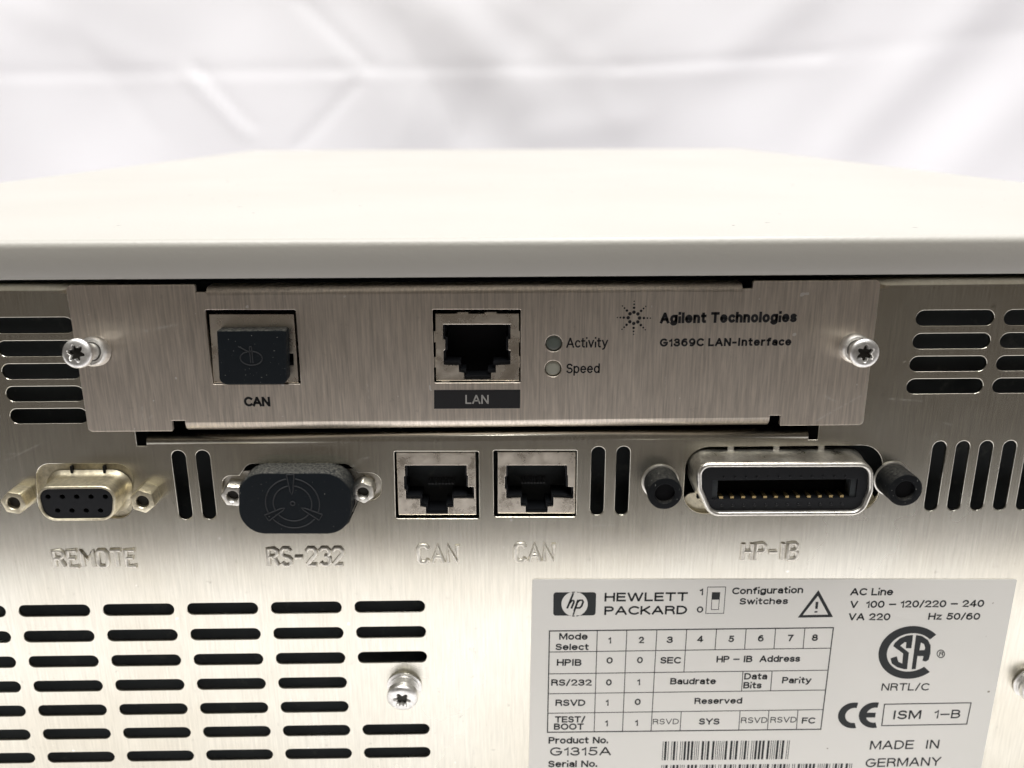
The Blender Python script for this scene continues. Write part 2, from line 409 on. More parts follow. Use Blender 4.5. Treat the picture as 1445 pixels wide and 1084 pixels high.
def put_text(bm, s, xl, xr, yb, cap, yb2=None, pen=.13, Y=-0.2, gap=.27, slant=0.0):
    """s printed on the plane y=Y; xl..xr, baseline yb (left) and yb2 (right), cap height in photo pixels; pen in cap heights"""
    yb2 = yb if yb2 is None else yb2
    a = Vector(P(xl, yb, Y)); b = Vector(P(xr, yb2, Y)); xm = (xl+xr)/2; ym = (yb+yb2)/2
    h = P(xm, ym-cap, Y)[1]-P(xm, ym, Y)[1]; wd = pen*h
    x = 0.0; lay = []
    for ch in s:
        if ch == ' ': x += .46; continue
        g = GLYPHS[ch]; lay.append((x, g)); x += max(p[0] for st in g for p in st)+gap
    tot = max(x-gap, 1e-6); d = b-a; dn = d.normalized(); up = Vector((-dn.y, dn.x)); full = d.length-wd
    if tot < .02: sx, off = 1.0, d.length/2
    else: sx, off = full/tot, wd/2
    for x0, g in lay:
        for st in g:
            ribbon(bm, [a+dn*(off+(x0+u)*sx)+up*(wd/2+v*(h-wd)) for u, v in st], wd, Y)
def flat(bm, loops, Y): joinbm(bm, plate(loops, Y, 0))
def bar(bm, p0, p1, wd, Y):
    """straight printed line between two photo pixels, wd mm wide"""
    a = Vector(P(*p0, Y)); b = Vector(P(*p1, Y)); d = (b-a).normalized(); n = Vector((-d.y, d.x))*wd/2; d = d*wd/2
    vs = [bm.verts.new((q.x, Y, q.y)) for q in (a-d-n, b+d-n, b+d+n, a-d+n)]
    bm.faces.new(vs)
def printed(name, bm, material, parent):
    bmesh.ops.recalc_face_normals(bm, faces=bm.faces)
    for f in bm.faces:
        if f.normal.y > 0: f.normal_flip()
    return obj(name, scaled(bm, name), material, parent)

# ------------------------------------------------------------------ setting: white cloth over the table, rising behind
FLOOR = -64.0
def smooth(t): t = max(0., min(1., t)); return t*t*(3-2*t)
def crease(p, a, b, wd, side=0.0):
    """1 on the line a-b, falling off over wd"""
    p, a, b = Vector(p), Vector(a), Vector(b); d = b-a; L = d.length; t = (p-a).dot(d)/L/L
    n = (p-a).dot(Vector((-d.y, d.x)))/L
    e = smooth(1-(max(0, -t, t-1)*L)/(wd*3))
    return math.exp(-(n/wd)**2)*e, n, e
YB = 640.0
folds = [  # (pixel a, pixel b, width mm, height mm)
    ((0, 106), (470, 99), 6, -2.4), ((470, 99), (880, 95), 5, -1.9), ((880, 95), (1160, 76), 5, -2.6), ((1160, 76), (1500, 40), 8, -2.0),
    ((0, 114), (470, 107), 7, 1.0), ((470, 107), (880, 103), 7, .9), ((880, 106), (1160, 90), 9, 1.4),
    ((262, 104), (345, 186), 6, 4.5), ((280, 96), (352, 178), 5, -3.0),
    ((425, 0), (520, 90), 6, -4.0), ((500, 0), (700, 200), 30, -13), ((640, 20), (720, 110), 22, 8),
    ((420, 208), (500, 120), 5, -3.5), ((640, 210), (735, 60), 24, -7),
    ((1015, 90), (1130, 0), 20, 8), ((1060, 130), (1215, 0), 34, -9), ((1185, 210), (1390, 0), 26, 12), ((1240, 225), (1445, 40), 36, -14), ((1330, 245), (1500, 90), 30, 12),
    ((1130, 210), (1270, 60), 30, -7), ((0, 60), (90, 0), 30, 6), ((120, 190), (330, 0), 34, -5), ((900, 200), (1020, 100), 26, -5), ((560, 30), (650, 190), 7, -2), ((700, 0), (830, 85), 11, 2), ((110, 55), (215, 185), 9, -1.6), ((20, 10), (210, 92), 14, 2.5), ((900, 15), (770, 92), 12, -1.8), ((600, 110), (560, 205), 6, 1.6), ((830, 110), (900, 205), 12, 2), ((760, 190), (900, 170), 14, 3)]
folds = [(P(*a, YB), P(*b, YB), wd, h) for a, b, wd, h in folds]
bm = bmesh.new(); NX, NZ = 260, 150; X0, X1, ZT = -760., 780., 560.
grid = []
for j in range(NZ+1):
    row = []
    for i in range(NX+1):
        x = X0+(X1-X0)*i/NX; z = FLOOR+(ZT-FLOOR)*j/NZ
        d = 4*math.sin(x*.011+1)*math.sin(z*.009) + 1.6*math.sin(x*.031+z*.023)
        for a, b, wd, h in folds:
            c, n, e = crease((x, z), a, b, wd)
            d += h*c*(.40 if a[0] < 120 else .27)*e
        row.append(bm.verts.new((x, YB-d+22*math.exp(-(z-FLOOR)/25.)*-1.0, z)))
    grid.append(row)
for j in range(NZ):
    for i in range(NX): bm.faces.new((grid[j][i], grid[j][i+1], grid[j+1][i+1], grid[j+1][i]))
tag(finish(bm, 'backdrop', M_CLOTH, None, 180), kind='structure')
bm = bmesh.new(); rr = []
prof = [(-147, FLOOR-160), (-147, FLOOR-8), (-145, FLOOR-3), (-141, FLOOR-.5), (-136, FLOOR)]
prof += [(y, FLOOR) for y in range(-132, 0, 6)] + [(0, FLOOR), (300, FLOOR), (YB+14, FLOOR)]
xs = [-760+1540*i/180 for i in range(181)]
loops = [[(x, y, z+(1.0*math.sin(x*.05+y*.03)+.8*math.sin(x*.021-y*.06))*(1 if -140 < y < -2 else 0)) for x in xs] for y, z in prof]
rings(bm, loops, closed=False)
tag(finish(bm, 'tabletop', M_CLOTH, None, 60), kind='structure')

# ------------------------------------------------------------------ the instrument
unit = tag(empty('laboratory_instrument', (0, 0, FLOOR)),
           'boxy laboratory instrument with cream lid and brushed steel rear panel standing on white cloth', 'instrument')
UNITPARTS = []
def U(o):
    """hang a part on the instrument whose origin is at its base"""
    o.parent = unit; o.location = (0, 0, -FLOOR*MM); return o
LT, LB, LF = 77.6, 70.6, -5.0
# lid: pressed sheet with rounded edges and corners
bm = bmesh.new()
def lid_ring(d, z): return [(x, y, z) for x, y in rrect(-172.5+d, LF+d, 173+d*-1, 476-d, 7-d*.6, 10)]
R_ = 1.5; L = [lid_ring(.8, LB+.02), lid_ring(.12, LB), lid_ring(0, LB+.12), lid_ring(0, LT-R_)]
for k in range(1, 9):
    a = math.pi/2*k/8; L.append(lid_ring(R_*(1-math.cos(a)), LT-R_+R_*math.sin(a)))
rings(bm, L, True, True)
U(finish(bm, 'lid', M_LID, None, 50))
# body behind the rear panel
bm = bmesh.new(); bx(bm, -171, 171.5, 6, 470, FLOOR, LB-1.2)
U(finish(bm, 'body', M_BAFFLE, None, 30))
bm = bmesh.new()
bx(bm, -171.5, -170.3, .9, 5.98, FLOOR, LB-3); U(finish(bm, 'side_wall', M_PANEL, None, 30))
bm = bmesh.new(); bx(bm, 170.8, 172, .9, 5.98, FLOOR, LB-3); U(finish(bm, 'side_wall', M_PANEL, None, 30))

# --- rear panel with all its openings
SP, SL, SH, SQ = 17.5, 14.75, 2.62, 6.1639       # slot pitch, length, height, row spacing
SX0 = -93.354
holes = []
for r in range(9):
    for c in range(-4, 5):
        if c == 4 and r in (3, 4): continue
        xc = SX0+c*SP; zc = -r*SQ
        if xc-SL/2 < -165: continue
        holes.append(stadium(xc-SL/2, xc+SL/2, zc-SH/2, zc+SH/2))
def vslot(px, y0, y1, wpx):
    xt, z1 = P(px, y0); xb, z0 = P(px, y1)
    return None
zt, zb = P(268, 636)[1], P(268, 733)[1]
pit = (P(298, 685)[0]-P(263, 685)[0])
for xc in (P(256.5, 683)[0], P(290.5, 683)[0], P(843.5, 677)[0], P(878.5, 677)[0], *[P(1320, 672)[0]+i*4.74 for i in range(6)]):
    rg = xc > 60
    holes.append(stadium(xc-1.38, xc+1.38, P(1314, 721)[1] if rg else zb, P(1326, 623)[1] if rg else zt))
for r in range(5):                                   # upper vents, right and left
    zc = P(1345, 449)[1]-r*4.56
    for c in range(4):
        xc = P(1348, 449)[0]+c*17.0
        if r < 4 and xc < 160: holes.append(stadium(xc-7.55, xc+7.55, zc-1.5, zc+1.5))
for r in range(5):
    zc = P(50, 459.5)[1]-r*4.52
    for c in range(-4, 1):
        xc = P(0, 588.5)[0]+1.95+7.5+c*17.0
        if xc > -162: holes.append(stadium(xc-7.5, xc+7.5, zc-1.5, zc+1.5))
# port openings
can_cut = [rpoly(PL([(556, 637.5), (675.5, 637.5), (676.5, 732), (558.5, 732)]), .35, 3),
           rpoly(PL([(696, 636), (814.5, 636), (813, 729.5), (697, 729.5)]), .35, 3)]
holes += can_cut
def dsub_cut(x0, x1, y0, y1, ri): return rpoly(PL([(x0, y0), (x1, y0), (x1-3, y1), (x0+4, y1)]), ri, 6)
holes.append(dsub_cut(50.5, 188.5, 655, 731, [3.0]*4))
holes.append(rpoly(PL([(314, 672), (338, 672), (350, 655), (490, 655), (505, 668), (538, 668), (538, 706), (505, 706), (490, 742), (350, 742), (338, 712), (314, 712)]),
                   [2.4, .6, 2, 2, .6, 2.4, 2.4, .6, 2, 2, .6, 2.4], 5))
GX0, GX1 = P(966, 680)[0], P(1242, 680)[0]
GZT, GZB = P(1100, 630)[1], P(1100, 724)[1]
holes.append(rrect(GX0, GZB, GX1, GZT, 4.6, 8))
# card bay: opening with a rolled lip along its lower edge
BX0, BX1, BZ0, BZ1 = P(205, 615)[0], P(1142, 606)[0], P(680, 611.3)[1], P(680, 400)[1]
nw, nh = 1.9, 1.75
bay = [(BX0-nw, BZ0-nh), (BX0, BZ0-nh), (BX0, BZ0), (BX1, BZ0), (BX1, BZ0-nh*.7), (BX1+nw, BZ0-nh*.7), (BX1+nw, BZ1), (BX0-nw, BZ1)]
LIPR = 1.7
bay_cut = [(BX0-nw, BZ0-nh-.3), (BX0, BZ0-nh-.3), (BX0, BZ0-LIPR), (BX1, BZ0-LIPR), (BX1, BZ0-nh-.3), (BX1+nw, BZ0-nh-.3), (BX1+nw, BZ1-2), (BX0-nw, BZ1-2)]
PT = P(40, 402)[1]                                    # top of the panel before it folds back
panel_out = [(-171.5, FLOOR+.5), (172, FLOOR+.5), (172, PT-1.7), (BX1+nw, PT-1.7)]+[bay_cut[k] for k in (5, 4, 3, 2, 1, 0)]+[(BX0-nw, PT-1.7), (-171.5, PT-1.7)]
def fold(bm, x0, x1, z, r, up=1, y0=0.0, th=.8, depth=4, n=10):
    """quarter-round fold of a sheet from its front face (y=y0, at height z) away towards +y"""
    lp = []
    for k in range(n+1):
        a = math.pi/2*k/n; lp.append((y0+r*(1-math.cos(a)), z+up*r*math.sin(a)))
    lp.append((y0+r+depth, z+up*r))
    lp = [(y0-.012, z-up*.35)]+[(y0-.012, z)]+lp[1:]
    inner = [(y0+r+depth, z+up*(r-th))]
    for k in range(n, -1, -1):
        a = math.pi/2*k/n; inner.append((y0+r-(r-th)*math.cos(a), z+up*(r-th)*math.sin(a)))
    inner.append((y0+th, z-up*.35))
    prof = lp+inner
    rings(bm, [[(x0, y, zz) for y, zz in prof], [(x1, y, zz) for y, zz in prof]], True, True)
def panel_extra(bm):
    b2 = bmesh.new()
    fold(b2, -171.5, BX0-nw, PT-1.71, 1.7)
    fold(b2, BX1+nw, 172, PT-1.71, 1.7)
    fold(b2, BX0+.02, BX1-.02, BZ0-LIPR-.01, LIPR, 1, 0.0, .8, 5)
    bmesh.ops.recalc_face_normals(b2, faces=b2.faces)
    me = bpy.data.meshes.new('t'); b2.to_mesh(me); b2.free()
    for p in me.polygons: p.use_smooth = abs(p.normal.x) < .5 and abs(p.normal.y) < .9995
    joinbm(bm, me)
U(plate_obj('rear_panel', [panel_out]+holes, 0, .9, M_PANEL, None, .16, 2, panel_extra))
panel = bpy.data.objects['rear_panel']

# --- embossed port names on the panel (stroke lettering pressed into the sheet)
STROKES = {
 'R': [[(0,0),(0,1),(.38,1),(.55,.88),(.55,.66),(.38,.54),(0,.54)], [(.3,.54),(.58,0)]],
 'E': [[(.55,1),(0,1),(0,0),(.55,0)], [(0,.53),(.42,.53)]],
 'M': [[(0,0),(0,1),(.32,.45),(.64,1),(.64,0)]],
 'O': [[(.12,0),(0,.15),(0,.85),(.12,1),(.43,1),(.55,.85),(.55,.15),(.43,0),(.12,0)]],
 'T': [[(0,1),(.6,1)], [(.3,1),(.3,0)]],
 'S': [[(.55,.84),(.42,1),(.13,1),(0,.86),(0,.66),(.12,.54),(.43,.46),(.55,.34),(.55,.15),(.42,0),(.13,0),(0,.15)]],
 '-': [[(0,.48),(.5,.48)]],
 '2': [[(0,.83),(.13,1),(.42,1),(.55,.85),(.55,.64),(0,.04),(0,0),(.57,0)]],
 '3': [[(0,.85),(.13,1),(.42,1),(.55,.86),(.55,.66),(.42,.53),(.25,.53)], [(.42,.53),(.55,.4),(.55,.14),(.42,0),(.13,0),(0,.15)]],
 'C': [[(.55,.82),(.42,1),(.13,1),(0,.85),(0,.15),(.13,0),(.42,0),(.55,.18)]],
 'A': [[(0,0),(.3,1),(.6,0)], [(.1,.33),(.5,.33)]],
 'N': [[(0,0),(0,1),(.55,0),(.55,1)]],
 'H': [[(0,0),(0,1)], [(.55,0),(.55,1)], [(0,.52),(.55,.52)]],
 'P': [[(0,0),(0,1),(.4,1),(.55,.87),(.55,.62),(.4,.5),(0,.5)]],
 'I': [[(.1,0),(.1,1)]],
 'B': [[(0,0),(0,1),(.38,1),(.52,.88),(.52,.66),(.38,.54),(0,.54)], [(.38,.54),(.56,.42),(.56,.14),(.4,0),(0,0)]],
}
def emboss(s, xl, xr, yt, yb):
    a = P(xl, yb); b = P(xr, yb); h = P((xl+xr)/2, yt)[1]-a[1]
    adv = []; x = 0
    for ch in s:
        wmax = max(q[0] for st in STROKES[ch] for q in st); adv.append(x); x += (wmax+(.26 if ch != 'I' else .36))
    tot = x-.26; sx = (b[0]-a[0]-.9)/tot
    bm = bmesh.new()
    for ch, x0 in zip(s, adv):
        for st in STROKES[ch]:
            pts = [(a[0]+.45+(x0+u)*sx, .12, a[1]+.4+v*(h-.8)) for u, v in st]
            tube_path(bm, pts, .51, 14)
    for v in bm.verts: v.co.y = .02+(v.co.y-.12)*.95
    o = finish(bm, 'embossed_lettering', M_EMB, panel, 60)
    return o
for a in (('REMOTE', 76, 197, 774, 802), ('RS-232', 377, 488, 771, 800), ('CAN', 588, 649, 767, 796), ('CAN', 725, 784, 765, 794), ('HP-IB', 1044, 1126, 764, 792)):
    emboss(*a)

# --- modular jack: tin shield round a black stepped cavity
def jack(name, shield, opening, Y, parent, depth=11, ledge=None, glint=None, bumps=()):
    """all outlines in mm on the plane Y"""
    root = empty(name, (0, 0, 0)); root.parent = parent
    if parent is unit: root.location = (0, 0, -FLOOR*MM)
    def ex(bm):
        for (x0, x1, z0, z1) in bumps: bx(bm, x0, x1, Y-.12, Y+.2, z0, z1)
        xs_ = [p[0] for p in shield]; zs_ = [p[1] for p in shield]
        b2 = bmesh.new(); rings(b2, [at_y(shield, Y+.3), at_y(shield, Y+depth)])
        me = bpy.data.meshes.new('t'); b2.to_mesh(me); b2.free(); joinbm(bm, me)
    plate_obj('shield', [shield, opening], Y, .35, M_SHIELD, root, .09, 1, ex)
    bm = bmesh.new()
    o2 = inset(opening, .03)
    rings(bm, [at_y(o2, Y+.34), at_y(o2, Y+.9), at_y(inset(opening, .35), Y+.95), at_y(inset(opening, .4), Y+depth-1)], False, True)
    finish(bm, 'cavity', M_BLACK, root, 30)
    if ledge:
        bm = bmesh.new()
        for (x0, x1, z0, z1) in ledge: bx(bm, x0, x1, Y+.5, Y+3.2, z0, z1)
        finish(bm, 'ledge', M_BLACK, root, 30)
    if glint:
        x0, x1, z0, z1 = glint; bm = bmesh.new()
        for k in range(8):
            xx = x0+(x1-x0)*(k+.5)/8; wd = (x1-x0)/8*.3
            v = bx(bm, xx-wd, xx+wd, Y+4, Y+8.5, z0, z0+.35)
            for q in v:
                if q.co.y > Y+7: q.co.z += (z1-z0)
        finish(bm, 'contact_comb', M_COMB, root, 30)
    return root
def from_zoom(pts, ox, oy, s): return [(ox+x/s, oy+y/s) for x, y in pts]
YC = .55
for i, (sh, op, gl) in enumerate((
    ([(78,155),(525,155),(530,508),(90,508)],
     [(126,228),(476,228),(477,285),(483,285),(483,350),(517,350),(519,415),(402,415),(402,465),(370,465),(371,502),(245,502),(244,465),(212,460),(211,418),(132,418),(131,365),(122,365),(120,290),(127,290)],
     (245,400,318,345)),
    ([(652,152),(1092,152),(1090,500),(652,500)],
     [(700,228),(1045,228),(1046,285),(1050,285),(1050,350),(1080,350),(1080,415),(968,410),(967,460),(935,460),(934,495),(810,495),(810,460),(782,458),(780,412),(700,415),(699,362),(692,362),(692,290),(699,290)],
     (785,930,315,340)))):
    S = PL(from_zoom(sh, 540, 600, 4.014), YC); O = PL(from_zoom(op, 540, 600, 4.014), YC)
    zf = lambda x, y: P(540+x/4.014, 600+y/4.014, YC)
    dx = 0 if i == 0 else 568
    l1 = zf(132+dx, 405); l2 = zf(212+dx, 420); l3 = zf(402+dx, 402); l4 = zf(476+dx, 417)
    g0 = zf(gl[0], gl[3]); g1 = zf(gl[1], gl[2])
    j = jack('network_port', S, O, YC, unit, 11, [(l1[0], l2[0], l2[1], l1[1]), (l3[0], l4[0], l4[1], l3[1])], (g0[0], g1[0], g0[1]-1.5, g0[1]+.3))

# --- D-shaped nine-hole socket
remote = empty('serial_socket'); U(remote)
def scale_loop(l, s, c): return [(c[0]+(x-c[0])*s, c[1]+(z-c[1])*s) for x, z in l]
YF = -5.6
face = rpoly(PL([(47.5, 687.5), (164, 686.5), (160.5, 735), (60.5, 736)], YF), [2.6, 2.6, 2.9, 2.9], 8)
cen = (sum(p[0] for p in face)/len(face), sum(p[1] for p in face)/len(face))
bm = bmesh.new()
outer = lambda d, y: at_y(inset(face, d), y)
rings(bm, [outer(-1.05, .25), outer(-.65, -.1), outer(-.30, -.55), outer(-.12, -1.3), outer(-.05, YF+.5), outer(.03, YF+.12), outer(.18, YF), outer(.42, YF+.02), outer(.5, YF+.15), outer(.5, YF+3)])
finish(bm, 'metal_shell', M_ZINC, remote, 50)
hl = []
for k in range(5): hl.append(circ(*P(from_zoom([(305+91.5*k, 457)], 0, 600, 4.516)[0][0], 600+457/4.516, YF+.3), .52, 16))
for k in range(4): hl.append(circ(*P((367+91*k)/4.516, 600+545/4.516, YF+.3), .52, 16))
def backing(bm):
    bx(bm, cen[0]-6.4, cen[0]+6.4, YF+2.31, YF+2.8, cen[1]-2.4, cen[1]+2.4)
plate_obj('pin_block', [inset(face, .46)]+hl, YF+.3, 2.0, M_BLACK, remote, .06, 1, backing)
fl = dsub_cut(46, 193, 650, 737, [2.8]*4)
plate_obj('flange', [fl], .5, .3, M_ZINC, remote, .05)
for px in (101.5, 147.5):
    bm = bmesh.new(); x, z = P(px, 661); bx(bm, x-.22, x+.22, -.35, .45, z-.9, z+.55)
    finish(bm, 'spring_tab', M_BLACK, remote, 30)

def hexr(a, r, k=0.0):
    a = (a+k) % (math.pi/3)-math.pi/6; return r/math.cos(a)
def jackscrew(parent, base, front, y0, y1, rhex, rhole, material, rot=0.0, round_=False, hole_mat=None):
    """standoff with a threaded hole; base/front are (x, z) at y0 / y1"""
    N = 48
    def ring(r, y, hx=True):
        t = (y-y0)/(y1-y0); cx = base[0]+(front[0]-base[0])*t; cz = base[1]+(front[1]-base[1])*t
        return [(cx+(hexr(2*math.pi*i/N, r, rot) if hx and not round_ else r)*math.cos(2*math.pi*i/N), y,
                 cz+(hexr(2*math.pi*i/N, r, rot) if hx and not round_ else r)*math.sin(2*math.pi*i/N)) for i in range(N)]
    bm = bmesh.new()
    rings(bm, [ring(rhex, y0), ring(rhex, y1+.35), ring(rhex*.965, y1+.1, True), ring(rhex*.9, y1, False), ring(rhole*1.12, y1, False), ring(rhole, y1+.2, False), ring(rhole, y1+3.0, False)])
    o = finish(bm, 'jackscrew', material, parent, 35)
    bm = bmesh.new(); rings(bm, [ring(rhole*1.02, y1+1.0, False)], False, True)  # dark disc set inside the hole to paint its shade
    finish(bm, 'hole_shade_disc', hole_mat or M_HOLESHADE, parent, 30)
    return o
jackscrew(remote, P(19.5, 710.5, -3.8), P(18.5, 710.5, -3.8), .0, -3.8, 2.2, 1.25, M_ZINC, .2)
jackscrew(remote, P(199.5, 708.5, -3.9), P(200.5, 708.5, -3.9), .0, -3.9, 2.2, 1.25, M_ZINC, .35)

# --- RS-232 socket: only its two hex nuts and the flange show round the cap
rs = empty('serial_socket'); U(rs)
plate_obj('flange', [rpoly(PL([(306, 668), (545, 664), (545, 725), (306, 728)]), 1, 4)], 1.1, .5, M_TIN, rs, .05)
jackscrew(rs, P(328, 697, -1.6), P(328, 701, -1.6), 1.3, -1.6, 2.05, 1.15, M_NICKEL, .1)
jackscrew(rs, P(513.5, 692, -1.6), P(512, 696, -1.6), 1.3, -1.6, 2.05, 1.15, M_NICKEL, .45)
bm = bmesh.new(); dsh = rpoly(PL([(352, 668), (484, 668), (478, 735), (358, 735)]), 2.6, 6)
rings(bm, [at_y(dsh, 1.1), at_y(dsh, -3.5)], False, True)
finish(bm, 'metal_shell', M_TIN, rs, 40)

# --- 24 way ribbon socket
hp = empty('parallel_socket'); U(hp)
YG = -5.8
gl_ = [(985.5, 653), (1233, 652), (1234, 700), (1204, 729.5), (1014, 730), (985, 690)]
gface = rpoly(PL([(983.5, 654), (1234.5, 653.5), (1234, 693), (1219, 729), (1001, 730), (984.5, 692)], YG), [3.2, 3.2, 4, 3.2, 3.2, 4], 8)
bm = bmesh.new(); go = lambda d, y: at_y(inset(gface, d), y)
rings(bm, [go(-.5, 1.4), go(-.4, .1), go(-.3, -.5), go(-.12, -1.4), go(0, YG+.9), go(.05, YG+.35), go(.3, YG+.05), go(.55, YG), go(.85, YG+.12), go(.98, YG+.45), go(1.0, YG+4)])
finish(bm, 'metal_shell', M_NICKEL, hp, 50)
gin = inset(gface, .98)
zx = lambda x, y, Y: P(880+x/4.516, 600+y/4.516, Y)
s0 = zx(560, 470, YG+1.0); s1 = (P(1211, 672.5, YG+1.0)[0], zx(560, 352, YG+1.0)[1])
plate_obj('contact_block', [gin, rect(s0[0], s0[1], s1[0], s1[1])], YG+.9, 3.5, M_BLACK, hp, .05)
bm = bmesh.new(); bx(bm, s0[0]-2, s1[0]+2, YG+4.42, YG+5.2, s0[1]-1.5, s1[1]+1.5)
finish(bm, 'slot_floor', M_VOID, hp, 30)
for sx_ in (0, 1):
    bm = bmesh.new()
    xa = s0[0]-.02 if sx_ == 0 else s1[0]-1.2
    bx(bm, xa+.05, xa+1.15, YG+1.3, YG+3.9, s0[1]+.05, s1[1]-.05)
    finish(bm, 'slot_end_wall', M_BAFFLE, hp, 30)
xa = zx(622, 457, YG+1.0)[0]; xb = P(1188, 700, YG+1.0)[0]
def contact_mesh():
    bm = bmesh.new(); bx(bm, -.36, .36, 0, 2.6, -.02, .42); return scaled(bm, 'contact')
cme = contact_mesh(); cme.materials.append(M_GOLD)
for k in range(12):
    o = bpy.data.objects.new('contact', cme); COL.objects.link(o); o.parent = hp
    o.location = ((xa+(xb-xa)*k/11)*MM, (YG+.98)*MM, (s0[1]+.1)*MM)
zlo = zx(600, 512, YG+.8)[1]; zhi = zx(600, 335, YG+.8)[1]
for k in range(12):
    xx = xa+(xb-xa)*k/11
    for z0, r in ((zlo, .34), (zhi, .2)):
        bm = bmesh.new()
        b0 = [(xx+.2+r*math.cos(2*math.pi*i/12), z0+r*math.sin(2*math.pi*i/12)) for i in range(12)]
        rings(bm, [at_y(b0, YG+.95), at_y(scale_loop(b0, .8, (xx+.2, z0)), YG+.72), at_y(scale_loop(b0, .4, (xx+.2, z0)), YG+.66)], False, True)
        finish(bm, 'locating_stud', M_BLACK, hp, 50)
for px in (1031.5, 1096, 1159.5):
    bm = bmesh.new(); x, z = P(px, 630.5, 0); bx(bm, x-.6, x+.6, .1, .6, z-1.2, z+.45)
    finish(bm, 'spring_tab', M_NICKEL, hp, 30)
plate_obj('flange', [rrect(GX0+.3, GZB-.5, GX1-.3, GZB+4.2, 1.8, 6)], 1.0, .4, M_ZINC, hp)
jackscrew(hp, P(940, 697, -6), P(938.5, 697, -6), 0, -6.0, 3.4, 1.95, M_POST, 0, True, M_VOID)
jackscrew(hp, P(1276.5, 692.5, -6), P(1278, 692.5, -6), 0, -6.0, 3.4, 1.95, M_POST, 0, True, M_VOID)

for px, py in ((939.3, 697), (1277.2, 692.5)):
    bm = bmesh.new(); x, z = P(px, py, -6)
    rings(bm, [at_y(circ(x, z, 3.75, 40), 0), at_y(circ(x, z, 3.75, 40), -.25), at_y(circ(x, z, 3.55, 40), -.4), at_y(circ(x, z, 3.3, 40), -.4)])
    finish(bm, 'washer', M_NICKEL, hp, 40)
# --- recessed-drive screws
def star_r(a, ro, ri, k=0.3): return ri+(ro-ri)*(.5+.5*math.cos(6*(a+k)))**.8
def screw(name, parent, base, tip, y0, y1, rhead, material, washers=True, dome=.9, collar=None, ang=.3, rs=.56):
    """pan head screw standing out of the panel along base -> tip (x, z at y0 / y1)"""
    root = empty(name); root.parent = parent
    if parent is unit: root.location = (0, 0, -FLOOR*MM)
    N = 72; ax = Vector((tip[0]-base[0], y1-y0, tip[1]-base[1])); Lg = ax.length; ax.normalize()
    e1 = Vector((1, 0, 0)); e1 = (e1-ax*ax.dot(e1)).normalized(); e2 = ax.cross(e1)*-1
    if e2.z < 0: e2 = -e2
    o0 = Vector((base[0], y0, base[1]))
    def ring(r, t):
        c = o0+ax*t
        return [tuple(c+e1*(r(2*math.pi*i/N) if callable(r) else r)*math.cos(2*math.pi*i/N)+e2*(r(2*math.pi*i/N) if callable(r) else r)*math.sin(2*math.pi*i/N)) for i in range(N)]
    S = lambda f: (lambda a: star_r(a, rhead*rs*f, rhead*rs*.60*f, ang))
    hh = rhead*.62 if collar is None else rhead*.5
    bm = bmesh.new(); L = []
    for k in range(7):
        a = math.pi/2*k/6*.86; L.append(ring(rhead*(.62+.38*math.cos(a)) if k else rhead, Lg-hh*.0-dome*(1-math.sin(a))))
    L = [ring(rhead*.9, Lg-hh-.02), ring(rhead, Lg-hh+.25)]+L
    L += [ring(lambda a: star_r(a, rhead*rs*1.06, rhead*rs*.66, ang), Lg), ring(S(.98), Lg-.15), ring(S(.86), Lg-1.5)]
    rings(bm, L, True, True)
    finish(bm, 'screw_head', material, root, 38)
    bm = bmesh.new(); rings(bm, [ring(S(.95), Lg-.9)], False, True); finish(bm, 'recess_shade_cap', M_HOLESHADE, root)  # dark star cap above the recess floor, painting the shade in it
    bm = bmesh.new(); rs_ = rhead*(.62 if collar is None else .60)
    rings(bm, [ring(rs_, -.3), ring(rs_, Lg-hh)], True, True); finish(bm, 'shank', material, root, 40)
    if washers:
        bm = bmesh.new(); t = 0.0
        for r, th in ((rhead*1.12, .5), (rhead*.98, .55)):
            rings(bm, [ring(r*.95, t), ring(r, t+.1), ring(r, t+th-.12), ring(r*.95, t+th-.03)], True, True); t += th
        finish(bm, 'washer', material, root, 40)
    if collar:
        rc, hc = collar; bm = bmesh.new(); ri = rs_+.18
        rings(bm, [ring(rc, 0), ring(rc, hc*.6), ring(rc*.96, hc*.85), ring(rc*.86, hc), ring(ri+.2, hc), ring(ri, hc-.2), ring(ri, -.2)])
        finish(bm, 'collar', material, root, 40)
    return root
screw('panel_screw', unit, P(568, 985, -4.2), P(567, 988.5, -4.2), 0, -4.2, 3.35, M_CHROME, ang=.1)
screw('panel_screw', unit, P(1466, 977, -3.5), P(1467, 978, -3.5), 0, -3.5, 3.35, M_CHROME, ang=.5)

